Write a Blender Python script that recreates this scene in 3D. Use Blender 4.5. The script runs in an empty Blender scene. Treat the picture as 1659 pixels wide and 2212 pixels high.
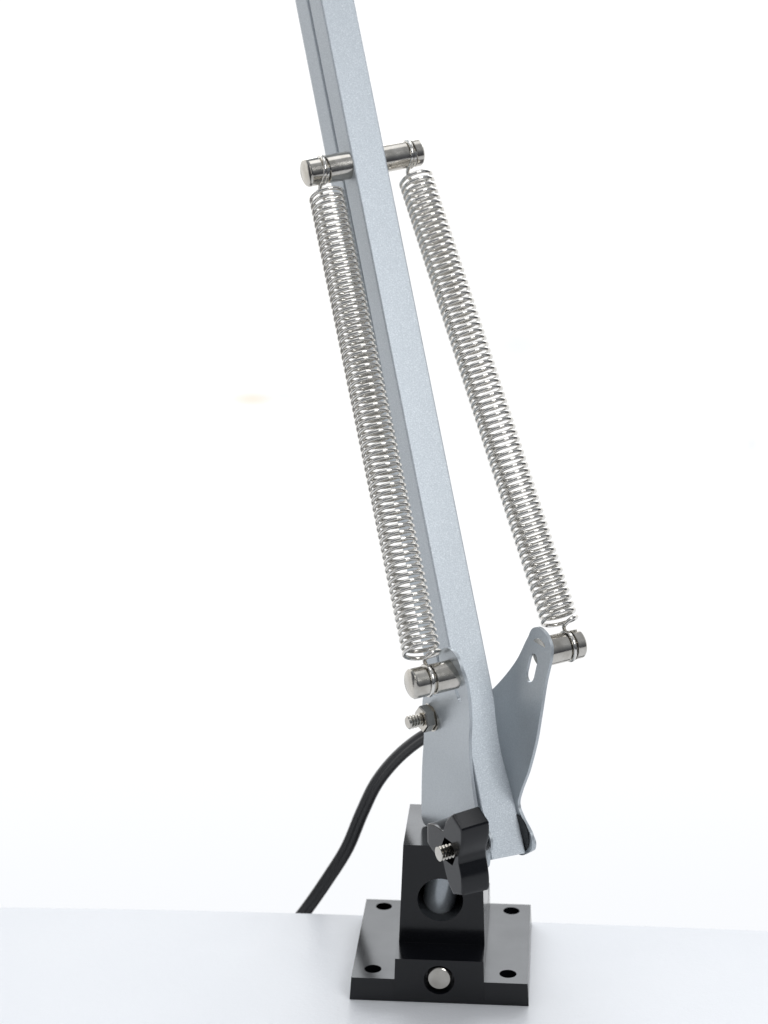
import bpy, bmesh, math
from mathutils import Vector, Matrix
S=0.001
V=Vector
scene=bpy.context.scene
col=scene.collection

# ---------------------------------------------------------------- helpers
def new_obj(name, me, mat=None, parent=None, smooth=True):
    o=bpy.data.objects.new(name, me); col.objects.link(o)
    if mat: me.materials.append(mat)
    if smooth:
        for p in me.polygons: p.use_smooth=True
    if parent: o.parent=parent
    return o
def from_bm(bm,name,mat=None,parent=None,smooth=True,angle=35):
    bmesh.ops.recalc_face_normals(bm,faces=bm.faces)
    bmesh.ops.scale(bm,vec=(S,S,S),verts=bm.verts)
    for e in bm.edges:
        if len(e.link_faces)==2 and e.calc_face_angle(0)>math.radians(angle): e.smooth=False
    me=bpy.data.meshes.new(name); bm.to_mesh(me); bm.free()
    return new_obj(name,me,mat,parent,smooth)
def frame(axis,ref=None):
    z=axis.normalized(); r=ref if ref else (V((0,0,1)) if abs(z.z)<.9 else V((1,0,0)))
    x=(r-z*r.dot(z)).normalized(); return x, z.cross(x), z
def lathe(bm,prof,o,axis,seg=48,ref=None):
    x,y,z=frame(axis,ref); rings=[]
    for (t,r) in prof:
        if r<1e-6: rings.append([bm.verts.new(o+z*t)])
        else: rings.append([bm.verts.new(o+z*t+(x*math.cos(2*math.pi*i/seg)+y*math.sin(2*math.pi*i/seg))*r) for i in range(seg)])
    for A,B in zip(rings,rings[1:]):
        for i in range(seg):
            j=(i+1)%seg
            if len(A)==1 and len(B)==1: continue
            if len(A)==1: bm.faces.new((A[0],B[i],B[j]))
            elif len(B)==1: bm.faces.new((A[i],A[j],B[0]))
            else: bm.faces.new((A[i],A[j],B[j],B[i]))
def sweep(bm,pts,r,seg=10,cap=True):
    n=len(pts); t0=(pts[1]-pts[0]).normalized(); x,_,_=frame(t0); rings=[]
    for k in range(n):
        t=(pts[min(k+1,n-1)]-pts[max(k-1,0)]).normalized()
        x=(x-t*x.dot(t)).normalized(); y=t.cross(x)
        rr=r(k/(n-1)) if callable(r) else r
        rings.append([bm.verts.new(pts[k]+(x*math.cos(2*math.pi*i/seg)+y*math.sin(2*math.pi*i/seg))*rr) for i in range(seg)])
    for A,B in zip(rings,rings[1:]):
        for i in range(seg):
            j=(i+1)%seg; bm.faces.new((A[i],A[j],B[j],B[i]))
    if cap: bm.faces.new(rings[0][::-1]); bm.faces.new(rings[-1])
def catmull(P,k=8,closed=False):
    out=[];n=len(P)
    rng=range(n) if closed else range(n-1)
    for i in rng:
        if closed: a0,a1,a2,a3=P[(i-1)%n],P[i],P[(i+1)%n],P[(i+2)%n]
        else: a0,a1,a2,a3=P[max(i-1,0)],P[i],P[i+1],P[min(i+2,n-1)]
        for j in range(k):
            t=j/k
            out.append(.5*((2*a1)+(a2-a0)*t+(2*a0-5*a1+4*a2-a3)*t*t+(3*a1-a0-3*a2+a3)*t**3))
    if not closed: out.append(P[-1])
    return out
def box(bm,cx,cy,z0,z1,hx0,hy0,hx1=None,hy1=None):
    hx1=hx0 if hx1 is None else hx1; hy1=hy0 if hy1 is None else hy1
    lo=[bm.verts.new((cx+sx*hx0,cy+sy*hy0,z0)) for sx,sy in((-1,-1),(1,-1),(1,1),(-1,1))]
    hi=[bm.verts.new((cx+sx*hx1,cy+sy*hy1,z1)) for sx,sy in((-1,-1),(1,-1),(1,1),(-1,1))]
    bm.faces.new(lo[::-1]); bm.faces.new(hi)
    for i in range(4):
        j=(i+1)%4; bm.faces.new((lo[i],lo[j],hi[j],hi[i]))
def tmp(fn):
    bm=bmesh.new(); fn(bm); bmesh.ops.recalc_face_normals(bm,faces=bm.faces)
    me=bpy.data.meshes.new('tmp'); bm.to_mesh(me); bm.free()
    o=bpy.data.objects.new('tmp',me); col.objects.link(o); return o
def boolean(base,others,op):
    for t in others:
        md=base.modifiers.new('b','BOOLEAN'); md.object=t; md.operation=op; md.solver='EXACT'
        bpy.context.view_layer.update()
        dg=bpy.context.evaluated_depsgraph_get()
        me=bpy.data.meshes.new_from_object(base.evaluated_get(dg))
        base.modifiers.clear(); base.data=me
        bpy.data.objects.remove(t)

# ---------------------------------------------------------------- materials
def mat(name):
    m=bpy.data.materials.new(name); m.use_nodes=True
    nt=m.node_tree; return m,nt,nt.nodes['Principled BSDF']
def N(nt,t,**k):
    n=nt.nodes.new(t)
    for a,b in k.items():
        if a in n.inputs: n.inputs[a].default_value=b
        else: setattr(n,a,b)
    return n
def noise(nt,scale,detail=2,rough=.5):
    tc=nt.nodes.new('ShaderNodeTexCoord'); n=nt.nodes.new('ShaderNodeTexNoise')
    n.inputs['Scale'].default_value=scale; n.inputs['Detail'].default_value=detail; n.inputs['Roughness'].default_value=rough
    nt.links.new(tc.outputs['Object'],n.inputs['Vector']); return n
def ramp(nt,src,stops):
    r=nt.nodes.new('ShaderNodeValToRGB'); el=r.color_ramp.elements
    while len(el)<len(stops): el.new(.5)
    for e,(p,c) in zip(el,stops):
        e.position=p; e.color=(c[0],c[1],c[2],1) if isinstance(c,tuple) else (c,c,c,1)
    nt.links.new(src,r.inputs['Fac']); return r
def bump(nt,bs,src,dist,strength=1):
    b=nt.nodes.new('ShaderNodeBump'); b.inputs['Distance'].default_value=dist; b.inputs['Strength'].default_value=strength
    nt.links.new(src,b.inputs['Height']); nt.links.new(b.outputs[0],bs.inputs['Normal'])

M_sil,nt,bs=mat('silver_paint')
n1=noise(nt,1900,2,.6)
r=ramp(nt,n1.outputs['Fac'],[(.32,(.475,.515,.55)),(.55,(.56,.605,.64)),(.72,(.72,.76,.79))])
nt.links.new(r.outputs[0],bs.inputs['Base Color'])
bs.inputs['Metallic'].default_value=.35; bs.inputs['Roughness'].default_value=.45
bump(nt,bs,n1.outputs['Fac'],.00006,.7)

M_plate,nt,bs=mat('grey_painted_steel')
n1=noise(nt,1500,2,.6)
r=ramp(nt,n1.outputs['Fac'],[(.3,(.43,.465,.49)),(.7,(.51,.545,.57))])
nt.links.new(r.outputs[0],bs.inputs['Base Color'])
bs.inputs['Metallic'].default_value=.5; bs.inputs['Roughness'].default_value=.32
bump(nt,bs,n1.outputs['Fac'],.00005,.35)

M_chr,nt,bs=mat('nickel_plated_steel')
n1=noise(nt,160,3,.6)
r=ramp(nt,n1.outputs['Fac'],[(.3,(.46,.435,.39)),(.7,(.62,.595,.55))])
nt.links.new(r.outputs[0],bs.inputs['Base Color'])
r2=ramp(nt,n1.outputs['Fac'],[(.3,.10),(.7,.20)])
nt.links.new(r2.outputs[0],bs.inputs['Roughness'])
bs.inputs['Metallic'].default_value=1

M_wire,nt,bs=mat('spring_wire')
bs.inputs['Base Color'].default_value=(.72,.70,.66,1); bs.inputs['Metallic'].default_value=1; bs.inputs['Roughness'].default_value=.13

M_blk,nt,bs=mat('black_plastic')
n1=noise(nt,60,3,.6)
bs.inputs['Base Color'].default_value=(.004,.0045,.006,1)
r=ramp(nt,n1.outputs['Fac'],[(.3,.15),(.7,.20)])
nt.links.new(r.outputs[0],bs.inputs['Roughness'])
bs.inputs['IOR'].default_value=1.43
n2=noise(nt,500,2,.5); bump(nt,bs,n2.outputs['Fac'],.00003,.2)

M_cord,nt,bs=mat('black_rubber')
bs.inputs['Base Color'].default_value=(.012,.012,.013,1); bs.inputs['Roughness'].default_value=.38

M_tab,nt,bs=mat('white_laminate')
n1=noise(nt,7,3,.5)
r=ramp(nt,n1.outputs['Fac'],[(.3,(.75,.765,.79)),(.7,(.79,.80,.82))])
nt.links.new(r.outputs[0],bs.inputs['Base Color'])
bs.inputs['Roughness'].default_value=.36
n2=noise(nt,420,3,.6); bump(nt,bs,n2.outputs['Fac'],.0003,.45)

# ---------------------------------------------------------------- camera
cd=bpy.data.cameras.new('camera'); cam=bpy.data.objects.new('camera',cd); col.objects.link(cam)
cam.location=V((-26.7,-916.4,471.1))*S
cam.rotation_euler=(math.radians(74),0,0)
cd.sensor_fit='VERTICAL'; cd.sensor_height=36; cd.lens=4877/2212*36
cd.clip_start=.05; cd.clip_end=50
cd.dof.use_dof=True; cd.dof.focus_distance=.95; cd.dof.aperture_fstop=11
scene.camera=cam

# ---------------------------------------------------------------- frames of the lamp
T0=V((25.7,-45,70.8))
# hinge bracket frame
a=V((.8819,.4690,.0485)).normalized()
w=(V((0,0,1))-a*a.z).normalized(); m=w.cross(a)
# arm frame (leans back and sideways)
u=V((-.1896,.4170,.8889)).normalized()
at=V((.9204,.3907,.0131)); at=(at-u*at.dot(u)).normalized(); n=u.cross(at)
def B(X,mm,ww): return T0+a*X+m*mm+w*ww
def A(X,nn,s): return T0+at*X+n*nn+u*s

lamp=bpy.data.objects.new('desk_lamp',None); col.objects.link(lamp)
lamp.empty_display_size=.05
lamp['label']='silver spring-arm desk lamp on a black screw-down base'
lamp['category']='desk lamp'

# ---------------------------------------------------------------- base
yaw=math.radians(-4.5)
RB=Matrix.Rotation(yaw,3,'Z'); BO=V((.1,0,0))
def W(x,y,z): return RB@V((x,y,z))+BO
base=tmp(lambda bm: box(bm,0,-.8,0.2,10,38.6,39.8,38.0,38.5))
boolean(base,[tmp(lambda bm: box(bm,0,-.8,2,20,19.5,39.95,19.0,39.2)),
              tmp(lambda bm: box(bm,0.2,-1,9,65.5,19.1,23.5,17.0,22.0))],'UNION')
P0,P1=V((-3,-8.5,26)),V((4,-8.5,70)); pax=(P1-P0).normalized()
cut=[]
for sx in(-1,1):
    for sy in(-1,1):
        cut.append(tmp(lambda bm: lathe(bm,[(0,0),(0,3.7),(12,3.7),(12,0)],V((sx*29.3,sy*30.7,1)),V((0,0,1)),40)))
cut.append(tmp(lambda bm: lathe(bm,[(0,0),(0,6.6),(5,6.6),(5,0)],V((0,-41,10.8)),V((0,1,0)),48)))
cut.append(tmp(lambda bm: lathe(bm,[(0,0),(0,9.9),(33,9.9),(33,0)],V((-.6,-26,40.4)),V((0,1,0)),56)))
cut.append(tmp(lambda bm: lathe(bm,[(0,0),(0,8.1),(60,8.1),(60,0)],P0,pax,48)))
boolean(base,cut,'DIFFERENCE')
bm=bmesh.new(); bm.from_mesh(base.data); bpy.data.objects.remove(base)
for v in bm.verts: v.co=RB@v.co+BO
mb=from_bm(bm,'mounting_base',M_blk,lamp,smooth=False)
bv=mb.modifiers.new('bev','BEVEL'); bv.width=.0013; bv.segments=4; bv.limit_method='ANGLE'; bv.angle_limit=math.radians(40)
for p in mb.data.polygons: p.use_smooth=True
for e in mb.data.edges: e.use_edge_sharp=False
wn=mb.modifiers.new('wn','WEIGHTED_NORMAL'); wn.keep_sharp=False

bm=bmesh.new(); lathe(bm,[(0,0),(0,4.7),(.5,5.3),(3,5.3)],W(0,-39.2,10.8),RB@V((0,1,0)),48)
from_bm(bm,'bolt_head',M_chr,mb)
bm=bmesh.new(); lathe(bm,[(0,0),(0,6.2),(1,7.4),(40,7.4),(40,8.6),(41.6,8.6),(41.6,0)],W(*P0),RB@pax,48)
pin=from_bm(bm,'swivel_pin',M_plate,mb)

# ---------------------------------------------------------------- hinge bracket
def flare(ww):
    t=max(0,min(1.1,(ww-33)/52)); return 9.6+10.5*(t*t*(1.6-.6*t) if t<1 else 1+ (t-1)*1.2)
def side_plate(out,sgn,slot):
    bm=bmesh.new()
    o2=catmull([V((x,y)) for x,y in out],7,True)
    loops=[o2]
    cx,cy,hw,hl=slot
    loops.append([V((cx+hw*math.cos(t),cy+(hl if math.sin(t)>0 else -hl)+hw*math.sin(t))) for t in [2*math.pi*(i+.5)/24 for i in range(24)]])
    es=[]
    for L in loops:
        vs=[bm.verts.new((0,p.x,p.y)) for p in L]
        es+= [bm.edges.new((vs[i],vs[(i+1)%len(vs)])) for i in range(len(vs))]
    bmesh.ops.triangle_fill(bm,use_beauty=True,edges=es,normal=(1,0,0))
    kill=[f for f in bm.faces if abs(f.calc_center_median().y-cx)<hw*.9 and abs(f.calc_center_median().z-cy)<hl+hw*.6]
    bmesh.ops.delete(bm,geom=kill,context='FACES_ONLY')
    for ww in range(30,94,4):
        bmesh.ops.bisect_plane(bm,geom=bm.verts[:]+bm.edges[:]+bm.faces[:],plane_co=(0,0,ww),plane_no=(0,0,1),dist=1e-5)
    ext=bmesh.ops.extrude_face_region(bm,geom=bm.faces[:])
    for g in ext['geom']:
        if isinstance(g,bmesh.types.BMVert): g.co.x+=1.4
    for v in bm.verts:
        X=flare(v.co.z)-.7+v.co.x
        v.co=B(sgn*X,v.co.y,v.co.z)
    return bm
low=[(8,-4.5),(30,-4.5),(51,-4.5),(56.5,-3),(57,3),(54.5,25),(50.5,44)]
backL=low+[(48,54),(43.5,61.0),(37,64),(30.5,65.5),(24.5,69.5),(19,77),(15.3,87),(11.5,94)]
backR=low+[(46,51),(41,55),(34,60),(28,66),(22,73.5),(18,80),(14.8,88),(11,94)]
outL=[(5,96.3),(-1.5,94),(-4.6,87),(-3.4,79),(3,64),(9,52),(12,40),(10.8,29),(8,19),(4,10),(0,4),(1.5,-3)]+backL
outR=[(5,96.3),(-1.5,94),(-4.6,87.5),(-4.8,76),(-6,63),(-6,51),(-2.5,38),(4,26),(6.5,19),(3,14.0),(-3.4,9),(-4.0,3),(0,-1)]+backR
bm=bmesh.new()
vs=[B(X,mm,ww) for ww in(-4.2,-2.8) for X,mm in((-9,14),(9,14),(9,55),(-9,55))]
q=[bm.verts.new(p) for p in vs]
for f in((0,1,2,3),(4,5,6,7),(0,1,5,4),(1,2,6,5),(2,3,7,6),(3,0,4,7)): bm.faces.new([q[i] for i in f])
brk=from_bm(bm,'hinge_bracket',M_plate,lamp,smooth=False)
for out,sg in((outL,-1),(outR,1)):
    bm=side_plate(out,sg,(7.0,78.6,3.3,2.6) if sg>0 else (7.0,76.0,1.8,3.0))
    o=from_bm(bm,'side_plate',M_plate,brk,angle=50)
    b=o.modifiers.new('bev','BEVEL'); b.width=.00035; b.segments=2; b.limit_method='ANGLE'; b.angle_limit=math.radians(60)

# ---------------------------------------------------------------- arm tubes
def tube(name,X0,X1,n0,n1,s0,s1,rad=.9,wall=1.0):
    bm=bmesh.new()
    def loop(x0,x1,y0,y1,r,s):
        pts=[]
        for cx,cy,t0 in((x1-r,y1-r,0),(x0+r,y1-r,90),(x0+r,y0+r,180),(x1-r,y0+r,270)):
            for k in range(6):
                t=math.radians(t0+k*18); pts.append(A(cx+r*math.cos(t),cy+r*math.sin(t),s))
        return [bm.verts.new(p) for p in pts]
    o0=loop(X0,X1,n0,n1,rad,s0); o1=loop(X0,X1,n0,n1,rad,s1)
    i0=loop(X0+wall,X1-wall,n0+wall,n1-wall,.4,s0); i1=loop(X0+wall,X1-wall,n0+wall,n1-wall,.4,s1)
    k=len(o0)
    for i in range(k):
        j=(i+1)%k
        bm.faces.new((o0[i],o0[j],o1[j],o1[i])); bm.faces.new((i0[i],i1[i],i1[j],i0[j]))
        bm.faces.new((o0[i],i0[i],i0[j],o0[j])); bm.faces.new((o1[i],o1[j],i1[j],i1[i]))
    o=from_bm(bm,name,M_sil,lamp,angle=60)
    md=o.modifiers.new('wn','WEIGHTED_NORMAL'); md.keep_sharp=True; md.weight=100
    return o
t1=tube('arm_tube',-8.05,8.05,0,14.2,0,500)
t2=tube('arm_tube',-7.8,7.8,16.4,31,56,505)

# ---------------------------------------------------------------- rods
def rod(name,p_end,p_in,parent,R0=6.2,cap=6.2,gw=3.4,gr=5.1):
    L=(p_in-p_end).length; ax=(p_in-p_end)/L
    prof=[(0,0),(0,R0-.9),(.25,R0-.4),(.8,R0),(cap-.2,R0),(cap,R0-.2),(cap+.15,gr),(cap+gw-.15,gr),(cap+gw,R0-.2),(cap+gw+.2,R0),(L-.3,R0),(L,R0-.2),(L,0)]
    bm=bmesh.new(); lathe(bm,prof,p_end,ax,56)
    return from_bm(bm,name,M_chr,parent,angle=30)
UL,UR=V((-61.1,76.2,341.0)),V((-10.3,103.2,347.1))
mid=(UL+UR)*.5; ud=(UR-UL).normalized(); UR=UR-ud*.8
rod('spring_post',UL,mid-ud*7.9,t1); rod('spring_post',UR,mid+ud*7.9,t1,cap=4.2)
LL,LR=B(-40.6,5,85.0),B(40.4,5,85.3)
rod('spring_post',LL,B(-20.4,5,85.0),brk); rod('spring_post',LR,B(20.4,5,85.3),brk,cap=4.4)
def hexnut(bm,o,ax,R0,h,ref=None):
    x,y,z=frame(ax,ref)
    rings=[]
    for t,k in((0,.93),(.6,1),(h-.6,1),(h,.93)):
        rings.append([bm.verts.new(o+z*t+(x*math.cos(math.pi/3*i)+y*math.sin(math.pi/3*i))*R0*k) for i in range(6)])
    for P,Q in zip(rings,rings[1:]):
        for i in range(6): bm.faces.new((P[i],P[(i+1)%6],Q[(i+1)%6],Q[i]))
    bm.faces.new(rings[0]); bm.faces.new(rings[-1])
def thread(bm,o,ax,L,R0,pitch=.9,depth=.24):
    prof=[(0,0),(0,R0)]; t=0
    while t<L-.9:
        prof+=[(t+pitch*.35,R0*(1-depth)),(t+pitch*.6,R0*(1-depth)),(t+pitch*.9,R0),(t+pitch,R0)]; t+=pitch
    prof+=[(L,R0*.8),(L,0)]
    lathe(bm,prof,o,ax,28)
ia=-a
nx=flare(53)
bm=bmesh.new()
lathe(bm,[(0,0),(0,6.2),(1,6.2),(1,0)],B(-nx-.8,39.5,52.5),ia,40)
hexnut(bm,B(-nx-1.8,39.5,52.5),ia,5.8,4.6,(w+m*.3).normalized())
thread(bm,B(-nx-1.5,39.5,52.5),ia,11.4,2.9,1.35,.28)
from_bm(bm,'pivot_nut',M_chr,brk,angle=20)
bm=bmesh.new(); lathe(bm,[(0,0),(0,2.6),(26,2.6),(26,0)],B(-12.5,39.5,52.5),a,24)
from_bm(bm,'pivot_bolt',M_chr,brk)

# ---------------------------------------------------------------- springs
def spring(name,P1,P2,coils,Rc=7.25,rw=.87,off1=12.3,off2=11.2):
    d=(P2-P1); L=d.length; d/=L
    e1=(a-d*a.dot(d)).normalized(); e2=d.cross(e1)
    Rl=6.05; sub=28
    helix=[]; tot=coils*sub; h0,h1=off1,L-off2
    for k in range(tot+1):
        f=k/tot; t=2*math.pi*coils*f
        helix.append(P1+d*(h0+(h1-h0)*f)+(e1*math.cos(t)+e2*math.sin(t))*Rc)
    def hook(P,dd,sd,sx):
        return [P+(dd*math.cos(math.radians(430*k/40))+e2*sd*math.sin(math.radians(430*k/40)))*Rl+e1*(sx*(.95-1.9*k/40)) for k in range(41)]
    lo1=hook(P1,d,1,-1); lo2=hook(P2,-d,-1,1)
    c1=[lo1[0], P1+d*7.8-e2*3.4+e1*-1, P1+d*(off1-1.6)-e2*6.4+e1*1.8, P1+d*(off1-.4)-e2*4.4+e1*5.8, helix[0]]
    join1=catmull([lo1[2]]+c1+[helix[3]],10)[10:-10]
    c2=[helix[-1], P2-d*(off2-.4)+e2*4.4+e1*5.8, P2-d*(off2-1.5)+e2*6.8+e1*1.8, P2-d*7.8+e2*3.8-e1*1, lo2[0]]
    join2=catmull([helix[-4]]+c2+[lo2[2]],10)[10:-10]
    path=lo1[::-1][:-1]+join1[:-1]+helix[:-1]+join2[:-1]+lo2
    cl=[path[0]]
    for p in path[1:]:
        if (p-cl[-1]).length>.12: cl.append(p)
    bm=bmesh.new(); sweep(bm,cl,rw,12)
    return from_bm(bm,name,M_wire,lamp,angle=80)
spring('tension_spring',UL+ud*7.8,B(-40.6+7.8,5,85.0),70)
spring('tension_spring',UR-ud*5.9,B(40.4-6.0,5,85.3),70)

# ---------------------------------------------------------------- locking knob
ka,kw=-3.0,11.6
KR=18.9
def knob_r(t):
    tips=[math.radians(3),math.radians(116),math.radians(250)]
    dmin=min(abs((t-x+math.pi)%(2*math.pi)-math.pi) for x in tips)
    q=dmin/math.radians(62)
    if q<.21: return KR/max(math.cos(dmin),.2)
    s=min((q-.21)/.79,1)
    return KR*1.02-10.5*math.sin(s*math.pi/2)**1.0
bm=bmesh.new(); seg=180
def kr(X,scale): return [bm.verts.new(B(X,ka+knob_r(2*math.pi*i/seg)*scale*math.cos(2*math.pi*i/seg),kw+knob_r(2*math.pi*i/seg)*scale*math.sin(2*math.pi*i/seg))) for i in range(seg)]
def kc(X,r): return [bm.verts.new(B(X,ka+r*math.cos(2*math.pi*i/seg),kw+r*math.sin(2*math.pi*i/seg))) for i in range(seg)]
def kp(X,r):
    o=[]
    for i in range(seg):
        t=2*math.pi*i/seg; k=(t%(2*math.pi/6))-math.pi/6
        rr=r*math.cos(math.pi/6)/math.cos(k); o.append(bm.verts.new(B(X,ka+rr*math.cos(t),kw+rr*math.sin(t))))
    return o
K=-3.4
rings=[kc(-13,3.8),kc(-14+K,3.8),kr(-14+K,.90),kr(-14+K,.94),kr(-14.3+K,.98),kr(-14.9+K,1),kr(-15.5+K,1),kr(-25.4+K,.975),kr(-26.1+K,.972),kr(-26.8+K,.955),kr(-27+K,.92),kr(-27+K,.88),kp(-27+K,6.0),kp(-21.5+K,5.8),kc(-21.5+K,1)]
for P,Q in zip(rings,rings[1:]):
    for i in range(seg): bm.faces.new((P[i],P[(i+1)%seg],Q[(i+1)%seg],Q[i]))
bm.faces.new(rings[0]); bm.faces.new(rings[-1])
kn=from_bm(bm,'locking_knob',M_blk,lamp,angle=30)
bm=bmesh.new(); thread(bm,B(-21.5+K,ka,kw),ia,10.2,3.1,1.45,.3); from_bm(bm,'threaded_bolt',M_chr,kn,angle=20)
bm=bmesh.new(); lathe(bm,[(0,0),(0,2.9),(20,2.9),(20,0)],B(-10.5,9,10),a,24)
lathe(bm,[(0,0),(0,5.5),(1.2,5.5),(1.2,2.9),(3.6,2.9),(3.6,0)],B(-10.4,ka+3,kw-1),ia,32)
from_bm(bm,'bolt_shank',M_plate,kn)
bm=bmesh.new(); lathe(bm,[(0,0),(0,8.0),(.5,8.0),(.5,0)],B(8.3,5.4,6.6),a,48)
from_bm(bm,'shade_disc',M_blk,brk)  # added dark disc, stands in for shade between tube and right plate
bm=bmesh.new(); lathe(bm,[(0,0),(0,4.0),(1.2,4.0),(2,3.0),(2.2,0)],B(9.9,0,4),a,24)
from_bm(bm,'rivet_head',M_plate,brk)

# ---------------------------------------------------------------- power cord
cp=[V(p) for p in((8,2,112),(0,10,106),(-8.8,20,98.9),(-20.2,35,83.2),(-30,48,65),(-37,57,46),(-44,60,27),(-53,61,11),(-64,61,-6),(-76,61,-22),(-92,62,-45),(-110,63,-75))]
c=catmull(cp,10)
bm=bmesh.new()
for sgn in(-1,1):
    pts=[]
    for i,p in enumerate(c):
        t=(c[min(i+1,len(c)-1)]-c[max(i-1,0)]).normalized(); s=t.cross(V((0,1,0))).normalized()
        f=i/len(c); ang=math.radians(66*(1-min(1,f*1.5)))
        off=s*math.cos(ang)+t.cross(s)*math.sin(ang)
        pts.append(p+off*1.1*sgn)
    sweep(bm,pts,2.1,20)
from_bm(bm,'power_cord',M_cord,lamp,angle=80)

# ---------------------------------------------------------------- table
edge=catmull([V((x,y)) for x,y in((-900,62),(-500,59),(-207,54),(-68,47.8),(44,38.5),(150,29.5),(350,10),(600,-18),(900,-55))],10)
bm=bmesh.new()
prof=[(0,-18),(0,-1.8),(-.35,-.9),(-.9,-.35),(-1.8,0)]
rows=[]
for ins,z in prof: rows.append([bm.verts.new((p.x,p.y+ins,z)) for p in edge])
rows.append([bm.verts.new((p.x,-900,0)) for p in edge]); rows.append([bm.verts.new((p.x,-900,-18)) for p in edge])
for P,Q in zip(rows,rows[1:]+rows[:1]):
    for i in range(len(P)-1): bm.faces.new((P[i],P[i+1],Q[i+1],Q[i]))
tb=from_bm(bm,'table',M_tab,None,angle=50)
tb['label']='white laminate table top with slightly curved edge'; tb['category']='table'

# ---------------------------------------------------------------- backdrop (white sheet, its brightness put in as emission)
M_bg,nt,bs=mat('glowing_white_sheet')
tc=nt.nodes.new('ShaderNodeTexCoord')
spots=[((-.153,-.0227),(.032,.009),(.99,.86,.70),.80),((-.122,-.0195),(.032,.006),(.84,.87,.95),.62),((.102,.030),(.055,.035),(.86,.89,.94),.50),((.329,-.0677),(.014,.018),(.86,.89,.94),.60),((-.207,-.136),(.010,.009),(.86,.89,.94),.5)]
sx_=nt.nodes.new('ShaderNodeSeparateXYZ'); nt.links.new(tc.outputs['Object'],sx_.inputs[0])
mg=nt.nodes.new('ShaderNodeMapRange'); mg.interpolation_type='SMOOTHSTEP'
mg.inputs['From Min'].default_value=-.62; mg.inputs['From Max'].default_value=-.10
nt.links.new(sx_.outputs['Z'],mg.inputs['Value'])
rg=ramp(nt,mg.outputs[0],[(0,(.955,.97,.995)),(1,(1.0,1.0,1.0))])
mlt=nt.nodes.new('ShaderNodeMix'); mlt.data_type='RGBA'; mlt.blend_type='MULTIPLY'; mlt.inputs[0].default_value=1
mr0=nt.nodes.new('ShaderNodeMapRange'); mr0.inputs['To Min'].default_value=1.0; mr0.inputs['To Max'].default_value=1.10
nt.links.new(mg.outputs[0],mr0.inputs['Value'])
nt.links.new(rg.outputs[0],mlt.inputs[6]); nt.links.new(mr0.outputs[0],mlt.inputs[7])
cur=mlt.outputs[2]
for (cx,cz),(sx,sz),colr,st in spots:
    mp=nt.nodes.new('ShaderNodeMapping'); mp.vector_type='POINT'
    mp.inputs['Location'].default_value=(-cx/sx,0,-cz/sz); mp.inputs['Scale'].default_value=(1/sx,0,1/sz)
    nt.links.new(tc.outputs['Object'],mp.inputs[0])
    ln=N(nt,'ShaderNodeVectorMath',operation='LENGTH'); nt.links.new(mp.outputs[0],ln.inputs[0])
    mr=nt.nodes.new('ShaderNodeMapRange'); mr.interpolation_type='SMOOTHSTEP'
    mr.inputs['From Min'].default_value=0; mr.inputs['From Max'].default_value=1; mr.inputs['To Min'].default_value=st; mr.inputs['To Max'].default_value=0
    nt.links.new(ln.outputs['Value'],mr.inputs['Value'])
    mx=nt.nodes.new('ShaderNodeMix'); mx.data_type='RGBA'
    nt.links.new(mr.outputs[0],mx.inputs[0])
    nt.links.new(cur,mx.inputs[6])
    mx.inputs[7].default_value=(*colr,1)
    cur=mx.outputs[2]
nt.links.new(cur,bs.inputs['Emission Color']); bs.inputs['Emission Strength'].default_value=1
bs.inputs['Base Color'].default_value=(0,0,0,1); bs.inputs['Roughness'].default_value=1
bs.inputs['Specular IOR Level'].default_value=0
bm=bmesh.new(); q=[bm.verts.new(p) for p in((-3000,1200,-1700),(2400,1200,-1700),(2400,1200,1700),(-3000,1200,1700))]; bm.faces.new(q)
bg=from_bm(bm,'backdrop',M_bg,None,smooth=False); bg['kind']='structure'

# ---------------------------------------------------------------- world + lamps
wd=bpy.data.worlds.new('World'); scene.world=wd; wd.use_nodes=True; nt=wd.node_tree
bgn=nt.nodes['Background']; tc=nt.nodes.new('ShaderNodeTexCoord'); sp=nt.nodes.new('ShaderNodeSeparateXYZ')
nt.links.new(tc.outputs['Generated'],sp.inputs[0])
r1=ramp(nt,sp.outputs['Z'],[(.0,(.22,.22,.24)),(.35,(.06,.06,.07)),(.5,(.13,.14,.16)),(.75,(.38,.40,.43)),(1,(.65,.67,.70))])
mr=nt.nodes.new('ShaderNodeMapRange'); mr.inputs['From Min'].default_value=-1; mr.inputs['From Max'].default_value=1
nt.links.new(sp.outputs['Z'],mr.inputs['Value']); nt.links.new(mr.outputs[0],r1.inputs['Fac'])
nt.links.new(r1.outputs[0],bgn.inputs['Color']); bgn.inputs['Strength'].default_value=.82
def area(name,loc,target,sx,sy,P,colr=(1,1,1)):
    l=bpy.data.lights.new(name,'AREA'); l.shape='RECTANGLE'; l.size=sx; l.size_y=sy; l.energy=P; l.color=colr
    o=bpy.data.objects.new(name,l); col.objects.link(o); o.location=loc
    o.rotation_euler=(V(target)-V(loc)).to_track_quat('-Z','Y').to_euler()
area('softbox_key',(.65,-.9,1.1),(0,0,.2),.6,.6,8.0,(.98,.988,1))
area('softbox_top',(-.1,.2,1.35),(0,0,0),.9,.6,2.2,(.97,.98,1))
area('added_reflection_light',(0,1.1,.72),(0,0,.1),1.7,.6,9.2,(.90,.945,1))  # added unseen light, puts a bright reflection on the base plate top
area('strip_fill',(-1.1,-.5,.5),(0,0,.2),.10,.9,.8,(1,.98,.95))
scene.view_settings.view_transform='Standard'; scene.view_settings.look='None'; scene.view_settings.exposure=0
